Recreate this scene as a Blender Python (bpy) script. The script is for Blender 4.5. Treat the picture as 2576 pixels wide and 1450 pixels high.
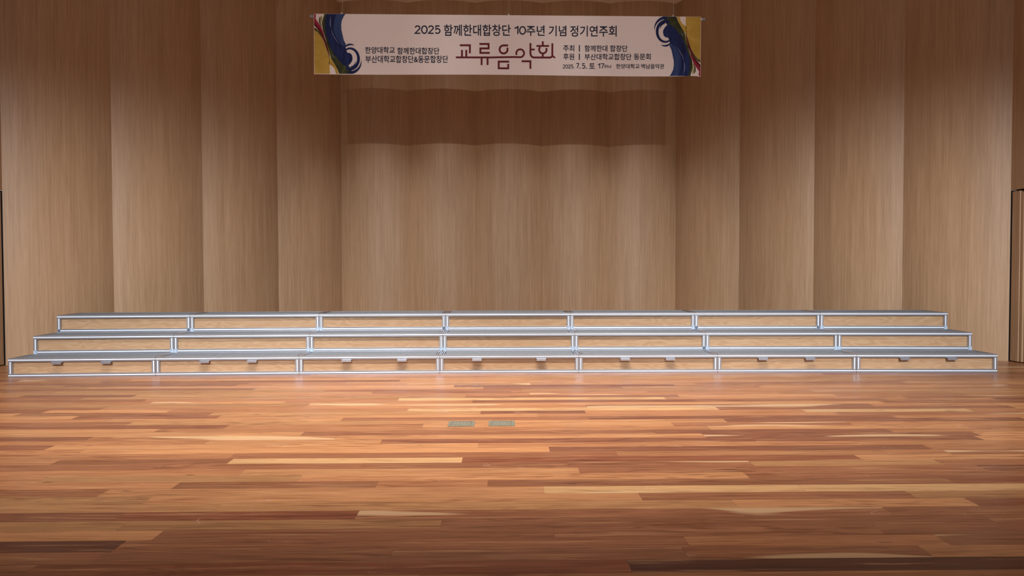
import bpy, bmesh, math, random
from mathutils import Vector, Matrix

# ------------------------------------------------------------------ clearing
for o in list(bpy.data.objects):
    bpy.data.objects.remove(o, do_unlink=True)
sc = bpy.context.scene
COL = sc.collection
random.seed(11)

# ------------------------------------------------------------------ camera
YAW, PITCH, ROLL, CAMH, T = 0.0150, 0.02465, -0.0021, 1.3235, 0.2403
cam_d = bpy.data.cameras.new('camera')
cam = bpy.data.objects.new('camera', cam_d)
COL.objects.link(cam)
cam_d.sensor_fit = 'HORIZONTAL'
cam_d.sensor_width = 36.0
cam_d.lens = 36.0 * 1717.0 / 2576.0
cam_d.clip_start = 0.05
cam_d.clip_end = 200
fwd = Vector((math.sin(YAW) * math.cos(PITCH), math.cos(YAW) * math.cos(PITCH), -math.sin(PITCH)))
rot = fwd.to_track_quat('-Z', 'Y').to_matrix()
rot = rot @ Matrix.Rotation(-ROLL * -1.0, 3, 'Z')
cam.matrix_world = Matrix.Translation((0, 0, CAMH)) @ rot.to_4x4()
sc.camera = cam

# ------------------------------------------------------------------ world, light, exposure
sc.view_settings.view_transform = 'Standard'
sc.view_settings.look = 'None'
sc.view_settings.gamma = 1.0
sc.view_settings.use_curve_mapping = False
sc.view_settings.exposure = 0.35

w = bpy.data.worlds.new('hall_ambient_fill')
sc.world = w
w.use_nodes = True
w.node_tree.nodes['Background'].inputs[0].default_value = (1.0, 0.92, 0.88, 1)
w.node_tree.nodes['Background'].inputs[1].default_value = 0.60  # even ambient fill added to brighten walls and banner


def spot(name, x, y, z, watts, half, col=(1, 0.93, 0.85), blend=1.0, radius=0.05, tx=None, ty=None, tz=0.0):
    d = bpy.data.lights.new(name, 'SPOT')
    d.energy = watts
    d.color = col
    d.spot_size = math.radians(2 * half)
    d.spot_blend = blend
    d.shadow_soft_size = radius
    o = bpy.data.objects.new(name, d)
    COL.objects.link(o)
    o.location = (x, y, z)
    t = Vector((x if tx is None else tx, y if ty is None else ty, tz))
    o.rotation_euler = (t - Vector((x, y, z))).to_track_quat('-Z', 'Y').to_euler()
    return o


SIDE = 2650
FOH = (0.5, 0.65, 0.8, 0.95, 0.95, 0.8, 0.65, 0.5)
MID = (0.2, 0.65, 1.2, 1.7, 1.6, 0.9, 0.25, 0.0)
COOL = (0.86, 0.93, 1.0)
NEUT = (1.0, 0.95, 0.90)
# front-of-house spots aimed at the risers, a middle row of downlights, and a row in the slot before the back canopy
for i in range(8):
    x = 0.15 + (i - 3.5) * 1.5
    spot('front_of_house_spot', x, -6.0, 6.9, 540 * FOH[i], 18, COOL, ty=9.6)
for i in range(8):
    x = 0.15 + (i - 3.5) * 1.6
    spot('stage_downlight', x, 4.9, 7.8, 950 * MID[i], 34.6, NEUT, ty=7.15)
for sd in (-1, 1):  # unseen fill spots added to brighten the side walls
    for k in range(3):
        spot('side_fill_spot', 0.15 + sd * (1.2 + 1.4 * k), -6.0, 6.9, SIDE * (1.1 if sd > 0 else 1.0), 15, COOL, tx=0.15 + sd * (4.3 + 1.1 * k), ty=11.6 - 0.8 * k)
for x in (-1.75, 0.11, 1.97):  # added fill spots that lift the banner's brightness
    spot('banner_fill_spot', x, -6.0, 6.9, 900, 6.0, NEUT, ty=10.7, tz=4.85)
for i in range(5):
    x = 0.15 + (i - 2) * 1.3
    spot('slot_downlight', x, 10.93, 7.05, 400, 21, COOL, radius=0.04, ty=14.0)


# ------------------------------------------------------------------ helpers
def tag(o, label=None, cat=None, group=None, kind=None):
    if label: o['label'] = label
    if cat: o['category'] = cat
    if group: o['group'] = group
    if kind: o['kind'] = kind
    return o


def empty(name, loc=(0, 0, 0), rz=0.0):
    o = bpy.data.objects.new(name, None)
    COL.objects.link(o)
    o.location = loc
    o.rotation_euler = (0, 0, rz)
    o.empty_display_size = 0.1
    return o


def link_mesh(name, me, mats, parent=None):
    o = bpy.data.objects.new(name, me)
    for m in (mats if isinstance(mats, (list, tuple)) else [mats]):
        me.materials.append(m)
    COL.objects.link(o)
    if parent: o.parent = parent
    return o


def from_bm(name, bm, mats, parent=None, smooth=False):
    me = bpy.data.meshes.new(name)
    bmesh.ops.recalc_face_normals(bm, faces=bm.faces)
    bm.to_mesh(me)
    bm.free()
    if smooth:
        for p in me.polygons: p.use_smooth = True
    return link_mesh(name, me, mats, parent)


def add_box(bm, x0, x1, y0, y1, z0, z1, mat=0):
    v = [bm.verts.new(c) for c in ((x0, y0, z0), (x1, y0, z0), (x1, y1, z0), (x0, y1, z0),
                                   (x0, y0, z1), (x1, y0, z1), (x1, y1, z1), (x0, y1, z1))]
    fs = []
    for f in ((0, 1, 5, 4), (1, 2, 6, 5), (2, 3, 7, 6), (3, 0, 4, 7), (4, 5, 6, 7), (3, 2, 1, 0)):
        fc = bm.faces.new([v[i] for i in f])
        fc.material_index = mat
        fs.append(fc)
    return v, fs


def box_bm(*dims, bevel=0.0):
    bm = bmesh.new()
    add_box(bm, *dims)
    if bevel:
        bmesh.ops.bevel(bm, geom=list(bm.edges), offset=bevel, segments=2, affect='EDGES', profile=0.5)
    return bm


def add_tube(bm, p0, p1, r, n=12, mat=0):
    p0, p1 = Vector(p0), Vector(p1)
    q = (p1 - p0).to_track_quat('Z', 'Y').to_matrix()
    rings = []
    for p in (p0, p1):
        rings.append([bm.verts.new(p + q @ Vector((r * math.cos(a), r * math.sin(a), 0)))
                      for a in [2 * math.pi * i / n for i in range(n)]])
    for i in range(n):
        f = bm.faces.new((rings[0][i], rings[0][(i + 1) % n], rings[1][(i + 1) % n], rings[1][i]))
        f.material_index = mat
    for rg in rings:
        f = bm.faces.new(rg)
        f.material_index = mat


# ------------------------------------------------------------------ materials
class NT:
    def __init__(self, name):
        self.m = bpy.data.materials.new(name)
        self.m.use_nodes = True
        self.t = self.m.node_tree
        self.b = self.t.nodes['Principled BSDF']

    def n(self, typ, **kw):
        nd = self.t.nodes.new(typ)
        for k, v in kw.items():
            if k == 'ins':
                for kk, vv in v.items(): self.put(nd.inputs[kk], vv)
            else:
                setattr(nd, k, v)
        return nd

    def put(self, inp, v):
        if isinstance(v, bpy.types.NodeSocket): self.t.links.new(v, inp)
        else: inp.default_value = v

    def math(self, op, a, b=0.0, c=None):
        nd = self.n('ShaderNodeMath', operation=op)
        self.put(nd.inputs[0], a)
        self.put(nd.inputs[1], b)
        if c is not None: self.put(nd.inputs[2], c)
        return nd.outputs[0]

    def mix(self, fac, a, b, blend='MIX'):
        nd = self.n('ShaderNodeMix', data_type='RGBA', blend_type=blend)
        self.put(nd.inputs[0], fac)
        self.put(nd.inputs[6], a)
        self.put(nd.inputs[7], b)
        return nd.outputs[2]

    def ramp(self, fac, stops, interp='LINEAR'):
        nd = self.n('ShaderNodeValToRGB')
        nd.color_ramp.interpolation = interp
        el = nd.color_ramp.elements
        while len(el) < len(stops): el.new(0.5)
        for e, (p, c) in zip(el, stops):
            e.position = p
            e.color = c if len(c) == 4 else (*c, 1)
        self.put(nd.inputs[0], fac)
        return nd.outputs[0]

    def maprange(self, v, a, b, c, d):
        nd = self.n('ShaderNodeMapRange')
        for i, x in enumerate((v, a, b, c, d)): self.put(nd.inputs[i], x)
        return nd.outputs[0]

    def noise(self, vec, scale=1.0, detail=2.0, rough=0.5, dist=0.0):
        nd = self.n('ShaderNodeTexNoise')
        self.put(nd.inputs['Vector'], vec)
        nd.inputs['Scale'].default_value = scale
        nd.inputs['Detail'].default_value = detail
        nd.inputs['Roughness'].default_value = rough
        nd.inputs['Distortion'].default_value = dist
        return nd.outputs[0]

    def scaled(self, vec, s, off=None):
        nd = self.n('ShaderNodeVectorMath', operation='MULTIPLY')
        self.put(nd.inputs[0], vec)
        nd.inputs[1].default_value = s
        o = nd.outputs[0]
        if off is not None:
            ad = self.n('ShaderNodeVectorMath', operation='ADD')
            self.put(ad.inputs[0], o)
            self.put(ad.inputs[1], off)
            o = ad.outputs[0]
        return o

    def bump(self, h, strength=0.2, dist=0.002):
        nd = self.n('ShaderNodeBump')
        nd.inputs['Strength'].default_value = strength
        nd.inputs['Distance'].default_value = dist
        self.put(nd.inputs['Height'], h)
        self.t.links.new(nd.outputs[0], self.b.inputs['Normal'])

    def set(self, **kw):
        for k, v in kw.items():
            self.put(self.b.inputs[k], v)
        return self.m


def srgb(r, g, b):
    f = lambda c: (c / 255 / 12.92) if c <= 10.3 else ((c / 255 + 0.055) / 1.055) ** 2.4
    return (f(r), f(g), f(b), 1)


def simple(name, col, rough=0.5, metal=0.0, noise=0.06, scale=30):
    t = NT(name)
    tc = t.n('ShaderNodeTexCoord')
    n = t.noise(tc.outputs['Object'], scale, 3)
    c = t.mix(t.maprange(n, 0.3, 0.7, 0, 1), tuple(x * (1 - noise) for x in col[:3]) + (1,),
              tuple(min(1, x * (1 + noise)) for x in col[:3]) + (1,))
    return t.set(**{'Base Color': c, 'Roughness': rough, 'Metallic': metal})


def veneer():
    # vertical-grain veneer; UV = (metres along the wall, metres up)
    t = NT('wall_veneer')
    uv = t.n('ShaderNodeUVMap', uv_map='UVMap').outputs[0]
    fine = t.noise(t.scaled(uv, (150, 2.4, 1)), 1, 3, 0.6)
    mid = t.noise(t.scaled(uv, (38, 0.7, 1)), 1, 3, 0.55, 0.3)
    big = t.noise(t.scaled(uv, (7, 0.25, 1)), 1, 2, 0.5)
    flk = t.noise(t.scaled(uv, (70, 3.2, 1), (3.3, 7.1, 0)), 1, 2, 0.5)
    f = t.math('ADD', t.math('MULTIPLY', fine, 0.40), t.math('ADD', t.math('MULTIPLY', mid, 0.38), t.math('MULTIPLY', big, 0.22)))
    c = t.ramp(f, [(0.34, (0.300, 0.172, 0.088)), (0.5, (0.395, 0.240, 0.132)), (0.66, (0.475, 0.305, 0.182))])
    dk = t.maprange(flk, 0.66, 0.78, 0, 0.35)
    c = t.mix(dk, c, (0.21, 0.105, 0.045, 1))
    t.bump(fine, 0.05, 0.001)
    return t.set(**{'Base Color': c, 'Roughness': 0.48, 'Specular IOR Level': 0.35})


def floor_wood():
    t = NT('floor_planks')
    uv = t.n('ShaderNodeUVMap', uv_map='UVMap').outputs[0]
    tint = t.n('ShaderNodeAttribute', attribute_name='tint').outputs['Color']
    rnd = t.n('ShaderNodeAttribute', attribute_name='rnd').outputs['Fac']
    sap = t.n('ShaderNodeAttribute', attribute_name='sap').outputs['Fac']
    comb = t.n('ShaderNodeCombineXYZ')
    t.put(comb.inputs[0], t.math('MULTIPLY', rnd, 57.0))
    t.put(comb.inputs[1], t.math('MULTIPLY', rnd, 23.0))
    t.put(comb.inputs[2], t.math('MULTIPLY', rnd, 31.0))
    add = t.n('ShaderNodeVectorMath', operation='ADD')
    t.put(add.inputs[0], uv)
    t.put(add.inputs[1], comb.outputs[0])
    p = add.outputs[0]
    # long figure: contours of a stretched noise give cathedral rings
    fig = t.noise(t.scaled(p, (0.85, 8.5, 1)), 1, 2, 0.45, 0.25)
    rings = t.math('SINE', t.math('MULTIPLY', fig, 60.0))
    ringmask = t.maprange(t.noise(t.scaled(p, (0.6, 3, 1), (9, 2, 4)), 1, 1), 0.45, 0.65, 0, 1)
    rings = t.math('MULTIPLY', t.maprange(rings, 0.1, 1.0, 0, 1), ringmask)
    grain = t.noise(t.scaled(p, (3.5, 130, 1)), 1, 4, 0.62, 0.2)
    streak = t.noise(t.scaled(p, (1.3, 30, 1), (5, 1, 0)), 1, 4, 0.6, 0.4)
    c = t.mix(t.maprange(grain, 0.36, 0.70, 0.0, 0.70), tint, (0.42, 0.36, 0.32, 1), 'MULTIPLY')
    c = t.mix(t.math('MULTIPLY', rings, 0.55), c, (0.40, 0.28, 0.20, 1), 'MULTIPLY')
    c = t.mix(t.maprange(streak, 0.54, 0.76, 0, 0.85), c, (0.42, 0.25, 0.17, 1), 'MULTIPLY')
    c = t.mix(t.maprange(streak, 0.26, 0.44, 0.5, 0.0), c, (0.60, 0.33, 0.15, 1))
    # pale sapwood along some board edges
    sp = t.noise(t.scaled(p, (0.7, 5.5, 1), (1, 8, 3)), 1, 1, 0.4)
    spf = t.math('MULTIPLY', t.maprange(sp, 0.56, 0.60, 0, 1), sap)
    c = t.mix(t.math('MULTIPLY', spf, 0.55), c, (0.63, 0.43, 0.235, 1))
    # tiny dark knots and pale scuffs
    knot = t.noise(t.scaled(p, (5, 22, 1), (4, 4, 9)), 1, 1)
    c = t.mix(t.maprange(knot, 0.76, 0.80, 0, 0.7), c, (0.07, 0.03, 0.016, 1))
    pos = t.n('ShaderNodeNewGeometry').outputs['Position']
    wob = t.n('ShaderNodeTexNoise')
    t.put(wob.inputs['Vector'], t.scaled(pos, (2.2, 2.2, 1)))
    wv = t.n('ShaderNodeVectorMath', operation='MULTIPLY_ADD')
    t.put(wv.inputs[0], wob.outputs['Color'])
    wv.inputs[1].default_value = (0.5, 0.5, 0)
    t.put(wv.inputs[2], pos)
    vor = t.n('ShaderNodeTexVoronoi', feature='DISTANCE_TO_EDGE')
    t.put(vor.inputs['Vector'], t.scaled(wv.outputs[0], (2.3, 1.6, 1)))
    vor.inputs['Scale'].default_value = 1.0
    scr = t.maprange(vor.outputs['Distance'], 0.0015, 0.005, 1, 0)
    scm = t.maprange(t.noise(t.scaled(pos, (2.6, 3.4, 1)), 1, 3, 0.6), 0.60, 0.68, 0, 0.42)
    c = t.mix(t.math('MULTIPLY', scr, scm), c, (0.72, 0.56, 0.46, 1))
    rg = t.noise(t.scaled(pos, (1.5, 3, 1)), 1, 3)
    t.bump(grain, 0.04, 0.001)
    return t.set(**{'Base Color': c, 'Roughness': t.maprange(rg, 0.3, 0.7, 0.27, 0.40), 'Specular IOR Level': 0.5})


def panel_wood():
    t = NT('riser_panel_wood')
    tc = t.n('ShaderNodeTexCoord').outputs['Object']
    oi = t.n('ShaderNodeObjectInfo').outputs['Random']
    comb = t.n('ShaderNodeCombineXYZ')
    t.put(comb.inputs[0], t.math('MULTIPLY', oi, 40.0))
    t.put(comb.inputs[2], t.math('MULTIPLY', oi, 17.0))
    add = t.n('ShaderNodeVectorMath', operation='ADD')
    t.put(add.inputs[0], tc)
    t.put(add.inputs[1], comb.outputs[0])
    p = add.outputs[0]
    fig = t.noise(t.scaled(p, (1.2, 1, 9)), 1, 2, 0.5, 0.4)
    rings = t.maprange(t.math('SINE', t.math('MULTIPLY', fig, 70.0)), -1, 1, 0, 1)
    gr = t.noise(t.scaled(p, (5, 1, 160)), 1, 3, 0.6)
    c = t.mix(rings, (0.43, 0.275, 0.155, 1), (0.365, 0.215, 0.112, 1))
    c = t.mix(t.maprange(gr, 0.4, 0.75, 0, 0.5), c, (0.29, 0.16, 0.078, 1))
    return t.set(**{'Base Color': c, 'Roughness': 0.5})


def carpet():
    t = NT('deck_felt')
    pos = t.n('ShaderNodeNewGeometry').outputs['Position']
    a = t.noise(pos, 90, 3, 0.7)
    b = t.noise(pos, 420, 1, 0.5)
    c = t.ramp(a, [(0.3, (0.115, 0.130, 0.150)), (0.55, (0.19, 0.208, 0.232)), (0.72, (0.34, 0.365, 0.39))])
    c = t.mix(t.maprange(b, 0.70, 0.76, 0, 0.8), c, (0.55, 0.57, 0.6, 1))
    t.bump(a, 0.5, 0.004)
    return t.set(**{'Base Color': c, 'Roughness': 0.95, 'Specular IOR Level': 0.1})


def alu(name, col, rough, metal):
    t = NT(name)
    tc = t.n('ShaderNodeTexCoord').outputs['Object']
    n = t.noise(t.scaled(tc, (3, 60, 60)), 1, 2)
    c = t.mix(t.maprange(n, 0.3, 0.7, 0, 1), tuple(x * 0.94 for x in col) + (1,), tuple(col) + (1,))
    return t.set(**{'Base Color': c, 'Roughness': rough, 'Metallic': metal})


def paint(name, col, col2, sx=18, sy=4):
    t = NT(name)
    tc = t.n('ShaderNodeTexCoord').outputs['Object']
    n = t.noise(t.scaled(tc, (sx, 1, sy)), 1, 4, 0.6, 0.6)
    c = t.mix(t.maprange(n, 0.35, 0.68, 0, 1), col, col2)
    return t.set(**{'Base Color': c, 'Roughness': 0.75, 'Specular IOR Level': 0.2})


M_VEN = veneer()
M_FLOOR = floor_wood()
M_GAP = simple('plank_gap_dark', (0.05, 0.026, 0.016), 0.8)
M_PANEL = panel_wood()
M_DECK = carpet()
M_ALU = alu('aluminium_profile', (0.45, 0.465, 0.515), 0.34, 0.8)
M_BAND = alu('aluminium_band_highlight', (0.78, 0.84, 0.93), 0.42, 0.3)  # same metal as the profile, paler: reflected highlight put into the colour
M_SLOT = simple('slot_shadow_grey', (0.045, 0.05, 0.06), 0.6, 0.3)
M_BRK = alu('bracket_cap', (0.42, 0.51, 0.62), 0.45, 0.2)
M_BLACK = simple('black_gap', (0.006, 0.004, 0.004), 0.9)
M_BRASS = simple('tarnished_metal', (0.165, 0.158, 0.118), 0.6, 0.25, 0.3, 90)
M_BRASS_HI = simple('worn_bright_metal', (0.46, 0.43, 0.32), 0.4, 0.5)
M_CLOTH = simple('banner_cloth', (0.90, 0.83, 0.83), 0.85, 0, 0.02, 40)
M_NAVY = simple('navy_ink', (0.010, 0.011, 0.040), 0.8)
M_MAROON = simple('maroon_ink', (0.150, 0.014, 0.024), 0.8)
M_WHITE = simple('white_plastic', (0.78, 0.80, 0.84), 0.4)
M_CAP = simple('grey_cap', (0.30, 0.34, 0.42), 0.4, 0.3)
M_WIRE = simple('pale_wire', (0.45, 0.38, 0.32), 0.6)
M_CANOPY = simple('canopy_board', (0.84, 0.72, 0.58), 0.6, 0, 0.04, 6)

# ------------------------------------------------------------------ room shell
CX = 0.155
LCX, RCX, SY = -7.06, 7.365, 9.79          # where the splayed side walls start
BLX, BRX, BY = CX - 3.417, CX + 3.417, 14.0  # the back wall
ZTOP = 6.77
SAG = 0.145


def arc(a, b, sag, n=18):
    """plan points of one convex panel from a to b, bulging into the room (towards -Y / the centre)"""
    a, b = Vector(a), Vector(b)
    ch = b - a
    L = ch.length
    nrm = Vector((-ch.y, ch.x)).normalized()
    mid = (a + b) / 2
    if (Vector((CX, 6.0)) - mid).dot(nrm) < 0: nrm = -nrm
    R = (L * L / 4 + sag * sag) / (2 * sag)
    c = mid - nrm * (R - sag)
    h = math.asin(L / 2 / R)
    out = []
    for i in range(n + 1):
        th = -h + 2 * h * i / n
        out.append(c + nrm * R * math.cos(th) + ch.normalized() * R * math.sin(th))
    return out


def panel_wall(name, cusps, ztop, seams=()):
    bm = bmesh.new()
    uvl = bm.loops.layers.uv.new('UVMap')
    u = 0.0
    zs = [0.0, ztop]
    for k in range(len(cusps) - 1):
        pts = arc(cusps[k], cusps[k + 1], SAG)
        u0 = u + k * 3.17
        prev = None
        for i, p in enumerate(pts):
            col = [bm.verts.new((p.x, p.y, z)) for z in zs]
            if prev:
                du = (p - pts[i - 1]).length
                f = bm.faces.new((prev[0], col[0], col[1], prev[1]))
                f.smooth = True
                for lp, (uu, vv) in zip(f.loops, ((u0, 0), (u0 + du, 0), (u0 + du, ztop), (u0, ztop))):
                    lp[uvl].uv = (uu, vv)
                u0 += du
            prev = col
    me = bpy.data.meshes.new(name)
    bm.to_mesh(me)
    bm.free()
    o = link_mesh(name, me, M_VEN)
    return tag(o, kind='structure')


def lerp2(a, b, n):
    return [(a[0] + (b[0] - a[0]) * i / n, a[1] + (b[1] - a[1]) * i / n) for i in range(n + 1)]


back_c = lerp2((BLX, BY), (BRX, BY), 5)
left_c = lerp2((LCX, SY), (BLX, BY), 4)
right_c = lerp2((BRX, BY), (RCX, SY), 4)
panel_wall('wall_back', back_c, 9.4)
panel_wall('wall_left', left_c, 9.4)
panel_wall('wall_right', right_c, 9.4)


def uv_box(o):
    """veneer coordinates on flat boards: u along the longer horizontal axis, v = height"""
    me = o.data
    uvl = me.uv_layers.new(name='UVMap')
    for p in me.polygons:
        for li in p.loop_indices:
            c = me.vertices[me.loops[li].vertex_index].co
            uvl.data[li].uv = (c.x + c.y + 4.7, c.z + 0.3)


DH = 2.478   # door head


def side_wall(side, name, door_name, dlen):
    s = -1 if side == 'left' else 1
    x0 = LCX if s < 0 else RCX
    xs = sorted((x0, x0 + s * 0.12))
    # wall board above the door and on towards the hall
    bm = bmesh.new()
    add_box(bm, xs[0], xs[1], SY - dlen, SY, DH, 9.4)
    add_box(bm, xs[0], xs[1], -3.0, SY - dlen, 0, 9.4)
    o = from_bm(name, bm, M_VEN)
    uv_box(o)
    tag(o, kind='structure')
    # black backing added behind the door joint to keep stray light out
    root = empty(door_name, (x0, SY - dlen / 2, 0))
    tag(root, kind='structure')
    def part(nm, x_a, x_b, y_a, y_b, z_a, z_b, mat, bev=0.003):
        xa, xb = sorted((s * x_a, s * x_b))
        p = from_bm(nm, box_bm(xa, xb, y_a + dlen / 2, y_b + dlen / 2, z_a, z_b, bevel=bev), mat, root)
        if mat is M_VEN: uv_box(p)
        return p
    part('door_gap_backing', 0.075, 0.11, -dlen + 0.004, -0.004, 0.0, DH - 0.002, M_BLACK, 0)
    part('door_gap_backing', 0.004, 0.11, 0.0, 0.14, 0.0, DH - 0.002, M_BLACK, 0)
    if s > 0:
        part('door_jamb', 0.006, 0.07, -0.170, -0.022, 0.012, DH - 0.022, M_VEN)
        part('door_stop', 0.020, 0.07, -0.222, -0.178, 0.012, DH - 0.040, M_VEN)
        part('door_leaf', 0.045, 0.072, -dlen + 0.03, -0.228, 0.012, DH - 0.03, M_VEN)
    else:
        part('door_leaf', 0.006, 0.07, -dlen + 0.03, -0.024, 0.012, DH - 0.022, M_VEN)
    return root


side_wall('left', 'wall_left_front', 'door_1', 1.15)
side_wall('right', 'wall_right_front', 'door_2', 1.15)

# ceiling: the back canopy seen at the top of the picture, and the higher ceiling over the stage front
bm = bmesh.new()
add_box(bm, -5.9, 6.2, 11.3, 14.25, ZTOP, ZTOP + 0.16)
o = from_bm('ceiling', bm, M_CANOPY)
uv_box(o)
tag(o, kind='structure')
bm = bmesh.new()
add_box(bm, -7.3, 7.6, -3.0, 10.88, 8.0, 8.15)
o = from_bm('ceiling_front', bm, M_VEN)
uv_box(o)
tag(o, kind='structure')

# ------------------------------------------------------------------ floor: one mesh of long boards
PITCHW, Y0 = 0.13391, 6.0328
JOINTS = {-19:[-0.08],-18:[0.27],-16:[1.16],-14:[-0.55],-12:[-4.92,0.22,4.89],-10:[-3.92,-2.24],-9:[-1.57],-8:[-1.07],-7:[-0.3],-6:[-4.74,0.58,2.51],-4:[-4.33,-3.16,2.07],-3:[-0.2,0.78],-2:[-2.58,0.33,3.1],-1:[0.78],0:[-0.98,1.97],1:[-0.68,1.47,3.01],2:[-2.88,-0.14,1.74],3:[-1.63,1.25],4:[-1.32,1.62],5:[-0.94,1.97],6:[-3.41,-0.18,2.73],7:[-3.1,0.35],8:[-1.94,0.83,3.24],9:[-3.11,-1.9,-0.28,2.52],10:[-2.35,-0.96,0.45,1.71,3.01],11:[-1.72,0.51],12:[-2.93,-1.3,1.58],13:[-2.02,-0.78,-0.09,2.82],14:[-2.39,0.25,1.82],15:[-2.06,0.81,2.41],16:[-1.6,1.32,2.68],17:[-0.79,2.12],18:[-0.32,2.59],19:[0.26],20:[-1.85,0.9],21:[-0.52],22:[-2.1,0.57],23:[-0.36]}
TINTS = {-14:[(-0.2,'d')],-12:[(-0.2,'m')],-10:[(-4.06,'d')],-8:[(-1.02,'L')],-7:[(0.11,'d'),(2.26,'m')],-4:[(-4.61,'d'),(-3.66,'l'),(1.86,'L'),(2.67,'d')],-3:[(0.24,'d'),(2.88,'L')],-2:[(0.1,'l')],-1:[(-0.16,'m'),(1.12,'d')],0:[(1.71,'l')],1:[(2.28,'m')],2:[(0.09,'n'),(3.25,'l')],3:[(-2.13,'l'),(1.38,'d')],4:[(1.56,'l')],5:[(-0.47,'d'),(1.75,'m')],6:[(-0.57,'l')],9:[(-0.82,'L'),(0.18,'r'),(2.16,'r'),(2.66,'l')],10:[(-2.66,'m'),(3.2,'m')],11:[(0.17,'l'),(2.0,'m')],12:[(2.2,'m'),(3.0,'m')],13:[(-0.94,'m'),(-0.46,'n'),(1.8,'m'),(2.98,'r')],14:[(-2.72,'m'),(-2.0,'l'),(-0.02,'o'),(0.75,'L'),(2.37,'L')],15:[(-2.48,'o'),(0.94,'m'),(2.05,'m'),(2.55,'o')],16:[(-1.85,'o'),(-0.1,'o'),(2.78,'r')],17:[(-1.94,'r'),(-0.83,'r'),(1.2,'m'),(2.6,'m')],18:[(-2.37,'o'),(-0.54,'o'),(0.06,'m'),(2.8,'m')],19:[(-1.0,'m'),(1.5,'m')],20:[(-2.12,'D'),(-0.5,'m'),(1.01,'n'),(2.2,'m')],21:[(-0.65,'m'),(1.5,'m'),(-2.2,'m')],22:[(-1.46,'r'),(-0.1,'m'),(0.75,'D')],23:[(0.5,'n')]}  # extra m and r boards at right put dimmer light into the colour
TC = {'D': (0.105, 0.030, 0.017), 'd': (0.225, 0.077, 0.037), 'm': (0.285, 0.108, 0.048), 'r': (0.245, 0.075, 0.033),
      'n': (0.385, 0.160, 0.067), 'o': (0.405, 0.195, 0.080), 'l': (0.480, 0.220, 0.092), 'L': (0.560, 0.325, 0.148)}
rf = random.Random(5)
bm = bmesh.new()
uvl = bm.loops.layers.uv.new('UVMap')
ct = bm.loops.layers.float_color.new('tint')
rl = bm.faces.layers.float.new('rnd')
sl = bm.faces.layers.float.new('sap')
XA, XB = -7.3, 7.6
for k in range(-64, 68):
    ya = Y0 - PITCHW * (k + 1)
    yb = Y0 - PITCHW * k
    js = list(JOINTS.get(k, []))
    if not js: js = [rf.uniform(-1.2, 1.2)]
    js.sort()
    while js[0] > XA + 0.6: js.insert(0, js[0] - rf.uniform(1.1, 2.9))
    while js[-1] < XB - 0.6: js.append(js[-1] + rf.uniform(1.1, 2.9))
    i = 0
    while i < len(js) - 1:                       # long unlabelled spans get a joint of their own
        if js[i + 1] - js[i] > 4.2: js.insert(i + 1, (js[i] + js[i + 1]) / 2 + rf.uniform(-.4, .4))
        i += 1
    js = [XA] + [j for j in js if XA + 0.1 < j < XB - 0.1] + [XB]
    for a, b in zip(js[:-1], js[1:]):
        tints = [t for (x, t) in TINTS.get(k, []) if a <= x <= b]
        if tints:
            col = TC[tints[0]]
        else:
            r = rf.random()
            key = 'n' if r < 0.46 else 'l' if r < 0.70 else 'o' if r < 0.82 else 'm' if r < 0.95 else 'd'
            col = TC[key]
        jt = rf.uniform(0.9, 1.1)
        col = tuple(c * jt for c in col)
        g = 0.0011 if rf.random() < 0.16 else 0.0005
        ga = 0.0004
        vs = [bm.verts.new(p) for p in ((a + ga, ya + g, 0), (b - ga, ya + g, 0), (b - ga, yb - 0.0003, 0), (a + ga, yb - 0.0003, 0))]
        f = bm.faces.new(vs)
        f.material_index = 0
        for lp in f.loops:
            lp[uvl].uv = (lp.vert.co.x, lp.vert.co.y - ya)
            lp[ct] = (*col, 1)
        f[rl] = rf.random()
        f[sl] = 1.0 if rf.random() < 0.12 else 0.0
ymin, ymax = Y0 - PITCHW * 68, Y0 + PITCHW * 64
fv = [bm.verts.new(p) for p in ((XA, ymin, -0.002), (XB, ymin, -0.002), (XB, ymax, -0.002), (XA, ymax, -0.002))]
f = bm.faces.new(fv)
f.material_index = 1
me = bpy.data.meshes.new('floor')
bm.to_mesh(me)
bm.free()
tag(link_mesh('floor', me, [M_FLOOR, M_GAP]), kind='structure')

# ------------------------------------------------------------------ choir risers
W, DEP = 1.8, 0.60
UW = W - 0.004
S = 0.046          # profile size


def profile_pts(s):
    """front face of the aluminium profile as (out, up) pairs, bottom to top; out is towards the viewer"""
    return [(0.0, 0.0), (0.0, 0.0095), (-0.004, 0.0110), (-0.004, 0.0135), (0.0, 0.0150),
            (0.0012, 0.0190), (0.0016, 0.0230), (0.0012, 0.0270), (0.0, 0.0310),
            (-0.004, 0.0325), (-0.004, 0.0350), (0.0, 0.0365), (0.0, s)]


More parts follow.
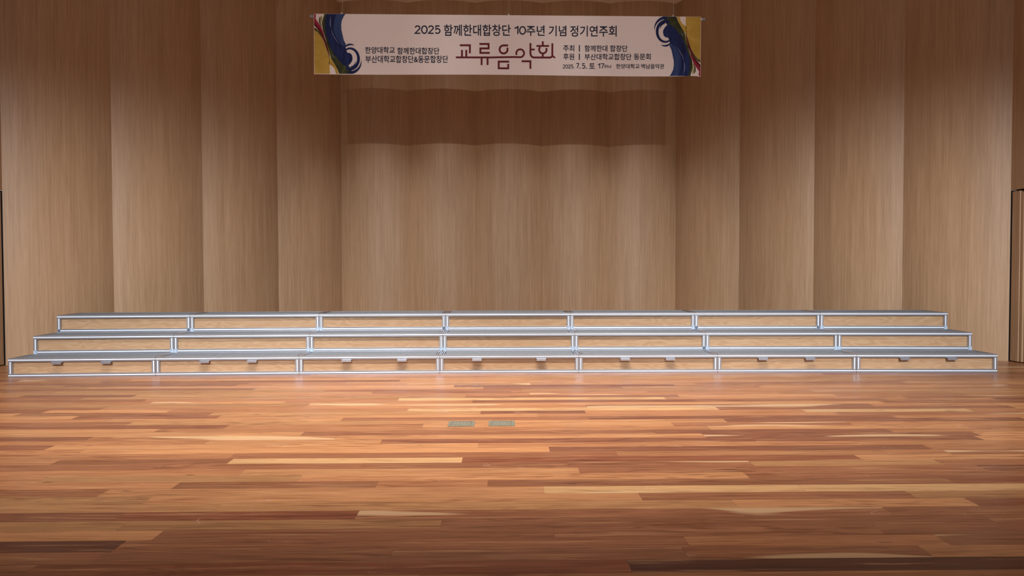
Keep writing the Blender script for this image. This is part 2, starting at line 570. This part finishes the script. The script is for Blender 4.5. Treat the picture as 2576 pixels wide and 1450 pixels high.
def rail_mesh(name, length, s=S, topslot=False):
    """extrusion along +X from 0, profiled face towards -Y, body z 0..s, y 0..s"""
    bm = bmesh.new()
    pr = [(-o_, z) for o_, z in profile_pts(s)]
    if topslot: pr += [(0.017, s), (0.017, s - 0.008), (0.029, s - 0.008), (0.029, s)]
    pr += [(s, s), (s, 0.0)]
    mids = [0] * len(pr)
    ring = []
    for x in (0.0, length):
        ring.append([bm.verts.new((x, y, z)) for y, z in pr])
    n = len(pr)
    for i in range(n):
        f = bm.faces.new((ring[0][i], ring[0][(i + 1) % n], ring[1][(i + 1) % n], ring[1][i]))
        z = (pr[i][1] + pr[(i + 1) % n][1]) / 2
        y = (pr[i][0] + pr[(i + 1) % n][0]) / 2
        if 0.0150 < z < 0.0310 and y < 0.002: f.material_index = 1
        elif 0.0035 < y < 0.006 or (topslot and 0.016 < y < 0.030 and z < s - 0.001): f.material_index = 2
    for rg in ring:
        bm.faces.new(rg)
    me = bpy.data.meshes.new(name)
    bmesh.ops.recalc_face_normals(bm, faces=bm.faces)
    bm.to_mesh(me)
    bm.free()
    for m in (M_ALU, M_BAND, M_SLOT): me.materials.append(m)
    return me


def mesh_of(name, bm, mats):
    me = bpy.data.meshes.new(name)
    bmesh.ops.recalc_face_normals(bm, faces=bm.faces)
    bm.to_mesh(me)
    bm.free()
    for m in (mats if isinstance(mats, (list, tuple)) else [mats]): me.materials.append(m)
    return me


ME = {}
ME['long'] = rail_mesh('long_rail', UW)
ME['mid'] = rail_mesh('mid_rail', UW - 2 * S)
ME['post'] = rail_mesh('post', T - 2 * S)
ME['postf'] = rail_mesh('post_full', T - 2 * S)
def deck_meshes(dep):
    """parts whose size follows the depth of the unit"""
    d = {}
    d['side'] = rail_mesh('side_rail', dep - 2 * S - 0.004, topslot=True)
    bm = bmesh.new()
    g = 0.010      # felt board set down inside the frame, a dark joint round it
    add_box(bm, -UW / 2 + S + g, UW / 2 - S - g, S + g, dep - S - g, T - 0.030, T - 0.003, 0)
    d['deck'] = mesh_of('deck', bm, M_DECK)
    bm = bmesh.new()
    add_box(bm, -UW / 2 + S + 0.0005, UW / 2 - S - 0.0005, S + 0.0005, dep - S - 0.0005, T - 0.040, T - 0.0305, 0)
    d['tray'] = mesh_of('deck_tray', bm, M_BLACK)
    d['spanel'] = mesh_of('side_panel', box_bm(-0.005, 0.005, S + .001, dep - S - .001, S + .001, T - S - .001), M_PANEL)
    return d


ME['fpanel'] = mesh_of('front_panel', box_bm(-UW / 2 + S + .0005, UW / 2 - S - .0005, 0.034, 0.044, S - 0.002, T - S - 0.001), M_PANEL)
# handle: bent aluminium clip under the top rail
bm = bmesh.new()
add_box(bm, -0.061, 0.061, -0.030, 0.018, -0.006, 0.0)
add_box(bm, -0.061, 0.061, -0.030, -0.026, -0.030, -0.006)
bmesh.ops.bevel(bm, geom=[e for e in bm.edges], offset=0.001, segments=1, affect='EDGES')
ME['handle'] = mesh_of('handle', bm, M_ALU)
# corner bracket: cube joint with two dark sockets on the face
bm = bmesh.new()
add_box(bm, 0, S, 0, S, 0, S)
bmesh.ops.bevel(bm, geom=list(bm.edges), offset=0.0015, segments=2, affect='EDGES')
ME['bracket'] = mesh_of('corner_bracket', bm, M_BRK)
bm = bmesh.new()      # open joint (its cap is missing): dark cross with bright core
for a, b_, c, d in ((0, S, 0.0, 0.006), (0, S, S - 0.006, S), (0, 0.006, 0.006, S - 0.006), (S - 0.006, S, 0.006, S - 0.006)):
    add_box(bm, a, b_, 0.004, S, c, d, 1)
add_box(bm, 0.004, S - 0.004, 0.010, S, 0.004, S - 0.004, 0)
add_box(bm, 0.016, S - 0.016, 0.003, 0.012, 0.016, S - 0.016, 1)
for a, c in ((0.006, 0.006), (S - 0.014, 0.006), (0.006, S - 0.014), (S - 0.014, S - 0.014)):
    add_box(bm, a, a + 0.008, 0.005, 0.012, c, c + 0.008, 1)
ME['open'] = mesh_of('corner_bracket_open', bm, [M_BLACK, M_CAP])
bm = bmesh.new()
add_tube(bm, (0, -0.0035, 0), (0, 0.002, 0), 0.0042, 10)
ME['screw'] = mesh_of('screw', bm, M_BLACK)
ME['leg1'] = mesh_of('leg', box_bm(-0.02, 0.02, -0.02, 0.02, -T, 0.0, bevel=0.002), M_ALU)
ME['leg2'] = mesh_of('leg_long', box_bm(-0.02, 0.02, -0.02, 0.02, -2 * T, 0.0, bevel=0.002), M_ALU)


def child(name, me, parent, loc, rot=(0, 0, 0)):
    o = bpy.data.objects.new(name, me)
    COL.objects.link(o)
    o.parent = parent
    o.location = loc
    o.rotation_euler = rot
    return o


HP = math.pi / 2


def make_riser(row, label, group, DEP, open_l=False, open_r=False, handles=()):
    DM = deck_meshes(DEP)
    r = empty('choir_riser')
    tag(r, label, 'choir riser', group)
    x0, x1 = -UW / 2, UW / 2
    # top frame
    child('top_rail', ME['long'], r, (x0, 0, T - S))
    child('top_rail', ME['long'], r, (x1, DEP, T - S), (0, 0, math.pi))
    child('side_rail', DM['side'], r, (x0, DEP - S - 0.002, T - S), (0, 0, -HP))
    child('side_rail', DM['side'], r, (x1, S + 0.002, T - S), (0, 0, HP))
    # bottom frame
    if row == 0:
        child('bottom_rail', ME['long'], r, (x0, 0, 0))
    else:
        child('bottom_rail', ME['mid'], r, (x0 + S, 0, 0))
        for sgn, bx, is_open in ((-1, x0, open_l), (1, x1 - S, open_r)):
            b = child('corner_bracket', ME['open'] if is_open else ME['bracket'], r, (bx, -0.001, 0))
            if is_open: b['label'] = 'dark open corner joint with its cap missing'
            else:
                child('screw', ME['screw'], b, (S / 2 + (0.004 if sgn < 0 else -0.004), 0, S - 0.005))
                child('screw', ME['screw'], b, (S - 0.005 if sgn < 0 else 0.005, 0, S / 2))
    child('bottom_rail', ME['long'], r, (x1, DEP, 0), (0, 0, math.pi))
    child('side_rail', DM['side'], r, (x0, DEP - S - 0.002, 0), (0, 0, -HP))
    child('side_rail', DM['side'], r, (x1, S + 0.002, 0), (0, 0, HP))
    # posts: extrusion turned upright, profiled face to the front
    for px in (x0 + S, x1):
        child('post', ME['post'], r, (px, 0.0015, S), (0, -HP, 0))
    for px in (x0, x1 - S):
        p = child('post', ME['post'], r, (px, DEP - 0.0015, S), (0, -HP, math.pi))
    child('deck', DM['deck'], r, (0, 0, 0))
    child('deck_tray', DM['tray'], r, (0, 0, 0))
    child('front_panel', ME['fpanel'], r, (0, 0, 0))
    child('side_panel', DM['spanel'], r, (x0 + 0.02, 0, 0))
    child('side_panel', DM['spanel'], r, (x1 - 0.02, 0, 0))
    for hx in handles:
        child('handle', ME['handle'], r, (hx, 0, T - S - 0.0005))
    if row:
        for lx in (x0 + 0.03, x1 - 0.03):
            for ly in (0.030, DEP - 0.022):
                child('leg', ME['leg1'] if row == 1 else ME['leg2'], r, (lx, ly, 0))
    return r


HANDLES = [(-0.302, 0.302), (-0.284, 0.312), (-0.292, 0.416), (-0.42, 0.41), (-0.303, 0.283), (-0.316, 0.293), (-0.292, 0.31)]
POS = ['leftmost', 'second from the left', 'third from the left', 'middle', 'third from the right', 'second from the right', 'rightmost']
ROWS = [(8.80247, 0.0044034, -0.0130977, 0.097509), (9.313160, 0.0052262, -0.016644, 0.0956687), (9.828755, 0.0058028, -0.0180929, 0.0893276)]
OPEN = {(1, 4): 'r', (2, 0): 'lr', (2, 2): 'r', (2, 5): 'lr'}
LINES = []
for a, b, c, xm in ROWS:
    th = [b + c * (i - 3) for i in range(7)]
    P = [None] * 8
    m = Vector((xm, a))
    d = Vector((math.cos(th[3]), math.sin(th[3])))
    P[3], P[4] = m - d * W / 2, m + d * W / 2
    for i in (4, 5, 6): P[i + 1] = P[i] + W * Vector((math.cos(th[i]), math.sin(th[i])))
    for i in (2, 1, 0): P[i] = P[i + 1] - W * Vector((math.cos(th[i]), math.sin(th[i])))
    LINES.append((P, th))
for row in range(3):
    P, th = LINES[row]
    for i in range(7):
        mid = (P[i] + P[i + 1]) / 2
        if row < 2:                     # each unit reaches back to just before the row behind it
            Q = LINES[row + 1][0]
            n_ = Vector((-math.sin(th[i]), math.cos(th[i])))
            dep = min((Q[i] - P[i]).dot(n_), (Q[i + 1] - P[i + 1]).dot(n_)) - 0.004
        else:
            dep = 0.62
        lab = ('%s choir riser of the front row, with two clip handles',
               '%s choir riser of the middle row, one step up',
               '%s choir riser of the top back row')[row] % POS[i]
        grp = ('front row of choir risers', 'middle row of choir risers', 'top row of choir risers')[row]
        op = OPEN.get((row, i), '')
        r = make_riser(row, lab, grp, dep, 'l' in op, 'r' in op, HANDLES[i] if row == 0 else ())
        r.location = (mid.x, mid.y, row * T)
        r.rotation_euler = (0, 0, th[i])

# ------------------------------------------------------------------ floor outlet plates
def outlet(x, y, label):
    r = empty('floor_outlet', (x, y, 0))
    tag(r, label, 'floor outlet', 'metal outlet plates in the stage floor')
    w2, d2 = 0.113, 0.100
    bm = bmesh.new()
    for a in ((-w2, w2, -d2, -d2 + 0.022), (-w2, w2, d2 - 0.022, d2), (-w2, -w2 + 0.026, -d2 + 0.022, d2 - 0.022), (w2 - 0.026, w2, -d2 + 0.022, d2 - 0.022)):
        add_box(bm, *a, 0.0, 0.004)
    from_bm('frame', bm, M_BRASS, r)
    lid = from_bm('lid', box_bm(-w2 + 0.028, w2 - 0.028, -d2 + 0.024, d2 - 0.024, 0.0, 0.003, bevel=0.0006), M_BRASS, r)
    bm = bmesh.new()
    rr = random.Random(3)
    for rowy, n, hh in ((0.058, 8, 0.006), (0.004, 5, 0.010), (-0.060, 9, 0.004)):
        for i in range(n):
            xx = (i - (n - 1) / 2) * (0.135 / n) + rr.uniform(-.002, .002)
            add_box(bm, xx - 0.0032, xx + 0.0032, rowy - hh, rowy + hh, 0.003, 0.0042)
    from_bm('raised_mark', bm, M_BRASS_HI, lid)
    bm = bmesh.new()
    add_box(bm, -0.080, -0.060, -d2 + 0.006, -d2 + 0.016, 0.004, 0.0052)
    from_bm('latch', bm, M_BRASS_HI, r)
    for sx, sy in ((-1, 1), (1, 1), (-1, -1), (1, -1)):
        bm = bmesh.new()
        add_tube(bm, (sx * (w2 - 0.012), sy * (d2 - 0.011), 0.003), (sx * (w2 - 0.012), sy * (d2 - 0.011), 0.0052), 0.006, 10)
        from_bm('screw', bm, M_BRASS_HI, r)
    return r


outlet(-0.352, 5.890, 'left one of two tarnished metal outlet plates in the floorboards')
outlet(-0.003, 5.897, 'right one of two tarnished metal outlet plates in the floorboards')

# ------------------------------------------------------------------ hanging banner
BW, BH = 6.015, 0.925
ban = empty('hanging_banner', (0.112, 10.70, 5.300))
ban.rotation_euler = (0, 0.0042, 0)
tag(ban, 'long white printed concert banner hung on a rod high before the back wall', 'banner')


def bp(px, py):
    """photo pixel on the banner -> banner plane (x, z)"""
    u = (px - 789.5) / 974.0
    top = 37 + 7 * u
    bot = 187 + 6 * u
    return (-BW / 2 + BW * u, -BH * (py - top) / (bot - top))


LAYER = [0.0]


def flat(name, polys, mat, lift, parent=ban):
    """printed shapes: filled outlines lying on the cloth"""
    bm = bmesh.new()
    for poly in polys:
        vs = [bm.verts.new((x, -lift, z)) for x, z in poly]
        es = [bm.edges.new((vs[i], vs[(i + 1) % len(vs)])) for i in range(len(vs))]
        bmesh.ops.triangle_fill(bm, use_beauty=True, edges=es)
    for f in bm.faces:
        if f.normal.y > 0: f.normal_flip()
    me = bpy.data.meshes.new(name)
    bm.to_mesh(me)
    bm.free()
    return link_mesh(name, me, mat, parent)


# cloth: thin sheet with a soft wave along its lower edge and sewn hems
bm = bmesh.new()
NX = 60
grid = []
for j in range(7):
    rowv = []
    for i in range(NX + 1):
        u = i / NX
        v = j / 6
        z = -BH * v - 0.006 * v * math.sin(u * 9.0 + 0.6) * v + (0.012 * max(0, (u - 0.93) / 0.07) * math.sin(u * 60) * v)
        rowv.append(bm.verts.new((-BW / 2 + BW * u, 0.0, z)))
    grid.append(rowv)
for j in range(6):
    for i in range(NX):
        bm.faces.new((grid[j][i], grid[j + 1][i], grid[j + 1][i + 1], grid[j][i + 1]))
gb = [[bm.verts.new((v.co.x, 0.0025, v.co.z)) for v in rowv] for rowv in grid]
for j in range(6):
    for i in range(NX):
        bm.faces.new((gb[j][i], gb[j][i + 1], gb[j + 1][i + 1], gb[j + 1][i]))
for i in range(NX):
    bm.faces.new((grid[0][i], grid[0][i + 1], gb[0][i + 1], gb[0][i]))
    bm.faces.new((grid[6][i], gb[6][i], gb[6][i + 1], grid[6][i + 1]))
for j in range(6):
    bm.faces.new((grid[j][0], gb[j][0], gb[j + 1][0], grid[j + 1][0]))
    bm.faces.new((grid[j][NX], grid[j + 1][NX], gb[j + 1][NX], gb[j][NX]))
cloth = from_bm('cloth', bm, M_CLOTH, ban)
cloth['label'] = 'off-white banner cloth'

bm = bmesh.new()
add_tube(bm, (-BW / 2 - 0.012, 0.026, -0.030), (BW / 2 + 0.020, 0.026, -0.030), 0.016, 14)
rod = from_bm('rod', bm, M_WHITE, ban, smooth=False)
bm = bmesh.new()
for s in (-1, 1):
    add_tube(bm, (s * (BW / 2 + 0.018), 0.026, -0.030), (s * (BW / 2 + 0.066), 0.026, -0.030), 0.021, 14)
    add_tube(bm, (s * (BW / 2 + 0.030), 0.026, -0.030), (s * (BW / 2 + 0.036), 0.026, -0.030), 0.023, 14)
from_bm('rod_end_cap', bm, M_CAP, rod)
for px in (860, 1279, 1694):
    x, _ = bp(px, 40)
    bm = bmesh.new()
    add_tube(bm, (x, 0.022, -0.006), (x, 0.022, 2.698), 0.0022, 6)
    wr = from_bm('hanging_wire', bm, M_WIRE, ban)
    bm = bmesh.new()
    add_tube(bm, (x - 0.012, 0.0, -0.004), (x - 0.012, 0.0, 0.026), 0.006, 8)
    add_tube(bm, (x - 0.016, 0.012, 0.008), (x + 0.008, 0.012, 0.012), 0.005, 8)
    from_bm('knot', bm, M_WHITE, wr)


# --- calligraphic title drawn as thick strokes (crop pixels: x/9.2+1130, y/9.2+90)
def stroke_poly(pts, wpx):
    pts = [Vector(p) for p in pts]
    n = len(pts)
    L_, R_ = [], []
    for i, p in enumerate(pts):
        if i == 0: d_ = (pts[1] - pts[0]).normalized(); off = 1
        elif i == n - 1: d_ = (pts[-1] - pts[-2]).normalized(); off = 1
        else:
            d0 = (p - pts[i - 1]).normalized()
            d1 = (pts[i + 1] - p).normalized()
            d_ = (d0 + d1).normalized()
            off = 1 / max(0.45, d_.dot(d1))
        wv = wpx[i] if isinstance(wpx, (list, tuple)) else wpx
        nn = Vector((-d_.y, d_.x)) * (wv / 2) * off
        L_.append(p + nn)
        R_.append(p - nn)
    return L_, R_


def circ(cx, cy, r, a0, a1, n=22, ry=None):
    ry = ry or r
    return [(cx + r * math.cos(math.radians(a0 + (a1 - a0) * i / n)), cy + ry * math.sin(math.radians(a0 + (a1 - a0) * i / n))) for i in range(n + 1)]


def strokes_mesh(name, strokes, conv, mat, lift):
    V, F = [], []
    for k, (pts, wd) in enumerate(strokes):
        L_, R_ = stroke_poly(pts, wd)
        o_ = len(V)
        for a_, b_ in zip(L_, R_):
            for q in (a_, b_):
                x, z = conv(q.x, q.y)
                V.append((x, -lift - k * 0.00003, z))
        for i in range(len(L_) - 1):
            F.append((o_ + 2 * i, o_ + 2 * i + 1, o_ + 2 * i + 3, o_ + 2 * i + 2))
    me = bpy.data.meshes.new(name)
    me.from_pydata(V, [], F)
    me.update()
    return link_mesh(name, me, mat, ban)



# --- numerals and Latin capitals drawn as strokes in a unit box (x right, y down)
GLYPH = {
    '0': ([circ(0.5, 0.5, 0.5, 0, 362, 32, 0.5)], 0.60),
    '1': ([[(0.0, 0.24), (0.92, 0.0), (0.92, 1.0)]], 0.36),
    '2': ([[(0.02, 0.22)] + circ(0.48, 0.26, 0.44, -165, 28, 16, 0.26) + [(0.02, 0.985), (1.0, 1.0)]], 0.58),
    '5': ([[(0.90, 0.0), (0.16, 0.0), (0.12, 0.50)] + circ(0.46, 0.68, 0.50, -128, 142, 18, 0.32)], 0.56),
    '7': ([[(0.0, 0.0), (1.0, 0.0), (0.38, 1.0)]], 0.58),
    'P': ([[(0.06, 1.0), (0.06, 0.0), (0.55, 0.0)] + circ(0.60, 0.29, 0.38, -85, 85, 10, 0.29) + [(0.55, 0.58), (0.06, 0.58)]], 0.55),
    'M': ([[(0.0, 1.0), (0.06, 0.0), (0.5, 0.82), (0.94, 0.0), (1.0, 1.0)]], 0.80),
    '.': ([[(0.0, 0.0), (0.9, 0.0)]], 0.12),
}


def numerals(items, weight=0.145, lift=0.0035):
    """items: (text, (x0, y0, x1, y1)) in photo pixels; every text becomes one part"""
    for text, (ax, ay, bx_, by_) in items:
        h = by_ - ay
        sw = h * weight
        n = len([c for c in text if c != '.'])
        tot = sum(GLYPH[c][1] for c in text)
        gap = 0.16
        sc_ = (bx_ - ax - sw) / (tot + gap * (len(text) - 1))
        x = ax + sw / 2
        V, F = [], []
        for c in text:
            strokes, wd = GLYPH[c]
            for st in strokes:
                if c == '.':
                    pts = [(x + 0.02, by_ - sw * 0.6), (x + sw * 1.2, by_ - sw * 0.6)]
                else:
                    pts = [(x + p[0] * wd * sc_, ay + sw / 2 + p[1] * (h - sw)) for p in st]
                L_, R_ = stroke_poly(pts, sw * (1.15 if c == '.' else 1.0))
                o_ = len(V)
                for p_, q_ in zip(L_, R_):
                    for r_ in (p_, q_):
                        X, Z = bp(r_.x, r_.y)
                        V.append((X, -lift, Z))
                for i in range(len(L_) - 1):
                    F.append((o_ + 2 * i, o_ + 2 * i + 1, o_ + 2 * i + 3, o_ + 2 * i + 2))
            x += (wd + gap) * sc_
        me = bpy.data.meshes.new('lettering')
        me.from_pydata(V, [], F)
        me.update()
        link_mesh('lettering', me, M_NAVY, ban)


# --- lettering
def letter_words(words, parent=ban, mat=M_NAVY, name='lettering', weight=0.0, lift=0.0035):
    meshes = []
    for text, (ax, ay, bx_, by_) in words:
        cu = bpy.data.curves.new('t', 'FONT')
        cu.body = text
        cu.size = 1.0
        cu.offset = weight
        cu.resolution_u = 6
        to = bpy.data.objects.new('t', cu)
        COL.objects.link(to)
        bpy.context.view_layer.update()
        me = bpy.data.meshes.new_from_object(to.evaluated_get(bpy.context.evaluated_depsgraph_get()))
        bpy.data.objects.remove(to)
        bpy.data.curves.remove(cu)
        if len(me.vertices) == 0: continue
        xs = [v.co.x for v in me.vertices]
        ys = [v.co.y for v in me.vertices]
        mnx, mxx, mny, mxy = min(xs), max(xs), min(ys), max(ys)
        vv = []
        for v in me.vertices:
            px = ax + (v.co.x - mnx) / (mxx - mnx) * (bx_ - ax)
            py = by_ + (v.co.y - mny) / (mxy - mny) * (ay - by_)
            x, z = bp(px, py)
            vv.append((x, -lift, z))
        meshes.append((vv, [tuple(p.vertices) for p in me.polygons]))
        bpy.data.meshes.remove(me)
    V, F = [], []
    for vv, ff in meshes:
        o_ = len(V)
        V += vv
        F += [tuple(i + o_ for i in f) for f in ff]
    me = bpy.data.meshes.new(name)
    me.from_pydata(V, [], F)
    me.update()
    return link_mesh(name, me, mat, parent)


def lettering(words, weight):
    # each word its own part; a full stop goes with the numeral before it
    groups = []
    for wd in words:
        if wd[0] == '.' and groups: groups[-1].append(wd)
        else: groups.append([wd])
    for g_ in groups: letter_words(g_, weight=weight)


lettering([('함께한대합창단', (1114.6, 63.8, 1282.6, 92.3)), ('주년', (1321.8, 66, 1368.2, 92.4)), ('기념', (1378, 66.3, 1422.8, 93)), ('정기연주회', (1432.2, 66.5, 1549.8, 93.9))], weight=0.012)
lettering([('한양대학교', (917.4, 119.4, 991.8, 136.2)), ('함께한대합창단', (998, 121, 1103.4, 138.2))], weight=0.014)
lettering([('부산대학교합창단&동문합창단', (918, 141.2, 1125.3, 159.4))], weight=0.014)
lettering([('주최', (1415, 114.8, 1443, 131)), ('|', (1454.6, 115, 1457.2, 131.3)), ('함께한대', (1468.8, 115.3, 1526.8, 131.2)), ('합창단', (1533.4, 115.3, 1577.6, 131.3))], weight=0.014)
lettering([('후원', (1415, 135.6, 1443, 151.8)), ('|', (1454.6, 136, 1457.2, 152)), ('부산대학교합창단', (1468.8, 136.2, 1587.8, 152.3)), ('동문회', (1593.4, 136, 1636.2, 151.8))], weight=0.014)
lettering([('토', (1480.8, 160.4, 1495.4, 174)), ('한양대학교', (1549, 162, 1608.2, 173.8)), ('백남음악관', (1612.4, 162, 1671, 174.2))], weight=0.014)


numerals([('2025', (1041, 66, 1106.8, 87.4)), ('10', (1291, 67.8, 1321.2, 89.2))])
numerals([('2025.', (1414, 163.4, 1443.6, 173.4)), ('7.', (1447, 160, 1458.8, 173.8)), ('5.', (1462, 160.2, 1475, 173.9)),
          ('17', (1502, 160.6, 1519, 173.9)), ('PM', (1519.6, 164.6, 1536.6, 173.4))], 0.15)

SW = 44
tl = [([(228, 235), (460, 235), (460, 420)], SW), ([(278, 342), (278, 505)], SW), ([(377, 342), (377, 505)], SW),
      ([(137, 512), (700, 513), (930, 514), (1100, 510), (1250, 508), (1480, 504), (1560, 507)] + circ(1625, 418, 90, 100, -205, 30), 42),
      ([(680, 205), (893, 205), (893, 307), (703, 307), (703, 410), (920, 410)], SW),
      ([(732, 520), (732, 688)], SW), ([(870, 520), (870, 688)], SW),
      ([(1343, 238)] + circ(1240, 330, 92, -90, -385, 30), SW),
      ([(1370, 610), (1128, 610), (1128, 763), (1348, 765), (1348, 662)], SW),
      ([(1658, 602), (1862, 602), (1862, 775)], SW),
      ([(1862, 185), (1862, 420), (1868, 455), (1884, 485), (1908, 505), (1940, 514), (2310, 516), (2340, 510), (2362, 495), (2370, 470), (2370, 190)], SW),
      ([(1862, 331), (1962, 331)], 40), ([(2148, 145), (2148, 250)], SW), ([(2000, 250), (2295, 250)], 40),
      (circ(2150, 335, 86, -135, -385, 26), SW), ([(2148, 415), (2148, 510)], SW),
      ([(2372, 470), (2395, 495), (2435, 525)], 38)]
t_ = strokes_mesh('title_lettering', tl, lambda x, y: bp(x / 9.2 + 1130, y / 9.2 + 90), M_MAROON, 0.0035)
t_['label'] = 'maroon title lettering'

# --- brush-painted ornament at both ends (the right one is the left one turned upside down)
P_YEL = paint('paint_yellow', (0.50, 0.33, 0.055, 1), (0.62, 0.43, 0.09, 1), 6, 6)
P_RED = paint('paint_red', (0.30, 0.02, 0.045, 1), (0.42, 0.035, 0.075, 1))
P_DRED = paint('paint_dark_red', (0.10, 0.012, 0.016, 1), (0.16, 0.02, 0.03, 1))
P_OLV = paint('paint_olive', (0.075, 0.066, 0.020, 1), (0.19, 0.165, 0.06, 1))
P_GRN = paint('paint_dark_green', (0.020, 0.026, 0.020, 1), (0.085, 0.10, 0.030, 1), 14, 5)
P_YG = paint('paint_yellow_green', (0.25, 0.21, 0.04, 1), (0.44, 0.36, 0.09, 1))
P_BLUE = paint('paint_navy', (0.012, 0.016, 0.075, 1), (0.022, 0.04, 0.16, 1), 16, 3)
P_BLU2 = paint('paint_blue', (0.025, 0.05, 0.17, 1), (0.055, 0.095, 0.24, 1), 20, 2)
P_PALE = paint('paint_pale_blue', (0.20, 0.24, 0.36, 1), (0.32, 0.35, 0.45, 1))


def art(flip):
    def cv(x, y):
        px, py = x / 8.287 + 775, y / 8.287 + 25
        X, Z = bp(px, py)
        X = max(-BW / 2 + 0.006, X)
        Z = min(-0.004, max(-BH + 0.004, Z))
        return (-X, -BH - Z) if flip else (X, Z)
    root = None
    layers = [
        ('poly', P_YEL, [[(112, 440), (190, 480), (265, 560), (330, 690), (380, 830), (425, 980), (442, 1100), (445, 1345), (112, 1345)],
                         [(440, 1010), (480, 1030), (530, 1120), (590, 1200), (625, 1345), (575, 1345), (545, 1235), (505, 1190), (428, 1130)]]),
        ('poly', P_YG, [[(262, 170), (288, 140), (296, 260), (330, 430), (400, 640), (440, 800), (475, 960), (530, 1090), (560, 1140), (470, 1040), (438, 950), (400, 760), (345, 560), (290, 350)]]),
        ('poly', P_OLV, [[(112, 385), (180, 410), (260, 490), (330, 600), (370, 720), (420, 880), (440, 1010), (442, 1110), (425, 960), (375, 810), (330, 680), (265, 560), (190, 475), (112, 440)],
                         [(225, 210), (250, 150), (262, 200), (262, 290), (290, 390), (262, 345), (225, 285)]]),
        ('poly', P_RED, [[(104, 92), (150, 92), (165, 130), (155, 200), (215, 290), (260, 350), (300, 440), (330, 530), (345, 600), (250, 450), (185, 370), (112, 330)]]),
        ('poly', P_DRED, [[(112, 262), (175, 335), (250, 425), (330, 560), (392, 720), (420, 850), (440, 980), (442, 1100), (425, 960), (372, 770), (330, 660), (255, 490), (190, 410), (112, 345)]]),
        ('poly', P_GRN, [[(340, 92), (420, 92), (420, 330), (470, 640), (640, 960), (860, 1200), (905, 1290), (850, 1345), (640, 1345), (600, 1230), (530, 1110), (475, 1010), (445, 880), (400, 740), (345, 560), (305, 430), (298, 320), (305, 220)]]),
        ('poly', P_BLUE, [[(385, 92), (775, 92), (742, 150), (700, 240), (685, 330), (690, 430), (715, 540), (740, 650), (778, 725), (770, 790), (795, 870), (815, 908), (865, 912), (905, 950), (920, 1020), (910, 1070), (880, 1120), (838, 1165), (800, 1190), (730, 1160), (650, 1080), (560, 960), (480, 830), (420, 660), (370, 520), (352, 380), (360, 220)]]),
        ('poly', P_BLU2, [[(590, 92), (770, 92), (738, 150), (698, 240), (684, 330), (689, 430), (714, 540), (739, 650), (772, 725), (760, 790), (690, 740), (620, 640), (555, 520), (530, 400), (540, 250)]]),
    ]
    root = empty('painted_ornament')
    root.parent = ban
    lift = 0.0028
    for _, mat, polys in layers:
        flat('paint_stroke', [[cv(x, y) for x, y in p] for p in polys], mat, lift, root)
        lift += 0.0005
    def tap(pts, wmax, a=0.1, b=0.1, pk=0.5):
        n = len(pts) - 1
        ws = []
        for i in range(n + 1):
            t = i / n
            ws.append(wmax * (a + (1 - a) * math.sin(math.pi / 2 * min(1, t / pk))) if t <= pk else wmax * (b + (1 - b) * math.cos(math.pi / 2 * (t - pk) / (1 - pk))))
        return (pts, ws)
    rings = [tap(circ(868, 1030, 175, -125, 118, 40, 213), 62, 0.5, 1.0, 0.85),
             tap(circ(870, 1065, 232, -2, 100, 24, 252), 60, 0.05, 1.0, 0.95),
             tap([(765, 785), (800, 755), (850, 735), (900, 735), (950, 748)], 36, 0.5, 0.3, 0.4),
             tap([(885, 1205), (930, 1190), (965, 1150), (985, 1080)], 30, 1.0, 0.05, 0.3)]
    m_ = strokes_mesh('paint_stroke', rings, cv, P_BLUE, lift)
    m_.parent = root
    pale = [tap([(480, 160), (465, 230), (460, 300), (465, 350), (475, 400)], 16, 0.1, 0.1),
            tap([(498, 935), (515, 970), (548, 1022)], 16, 0.2, 0.2),
            tap([(478, 420), (510, 520), (580, 640), (640, 720)], 12, 0.2, 0.1)]
    m_ = strokes_mesh('paint_stroke', pale, cv, P_PALE, lift + 0.0005)
    m_.parent = root
    return root


art(False)
art(True)
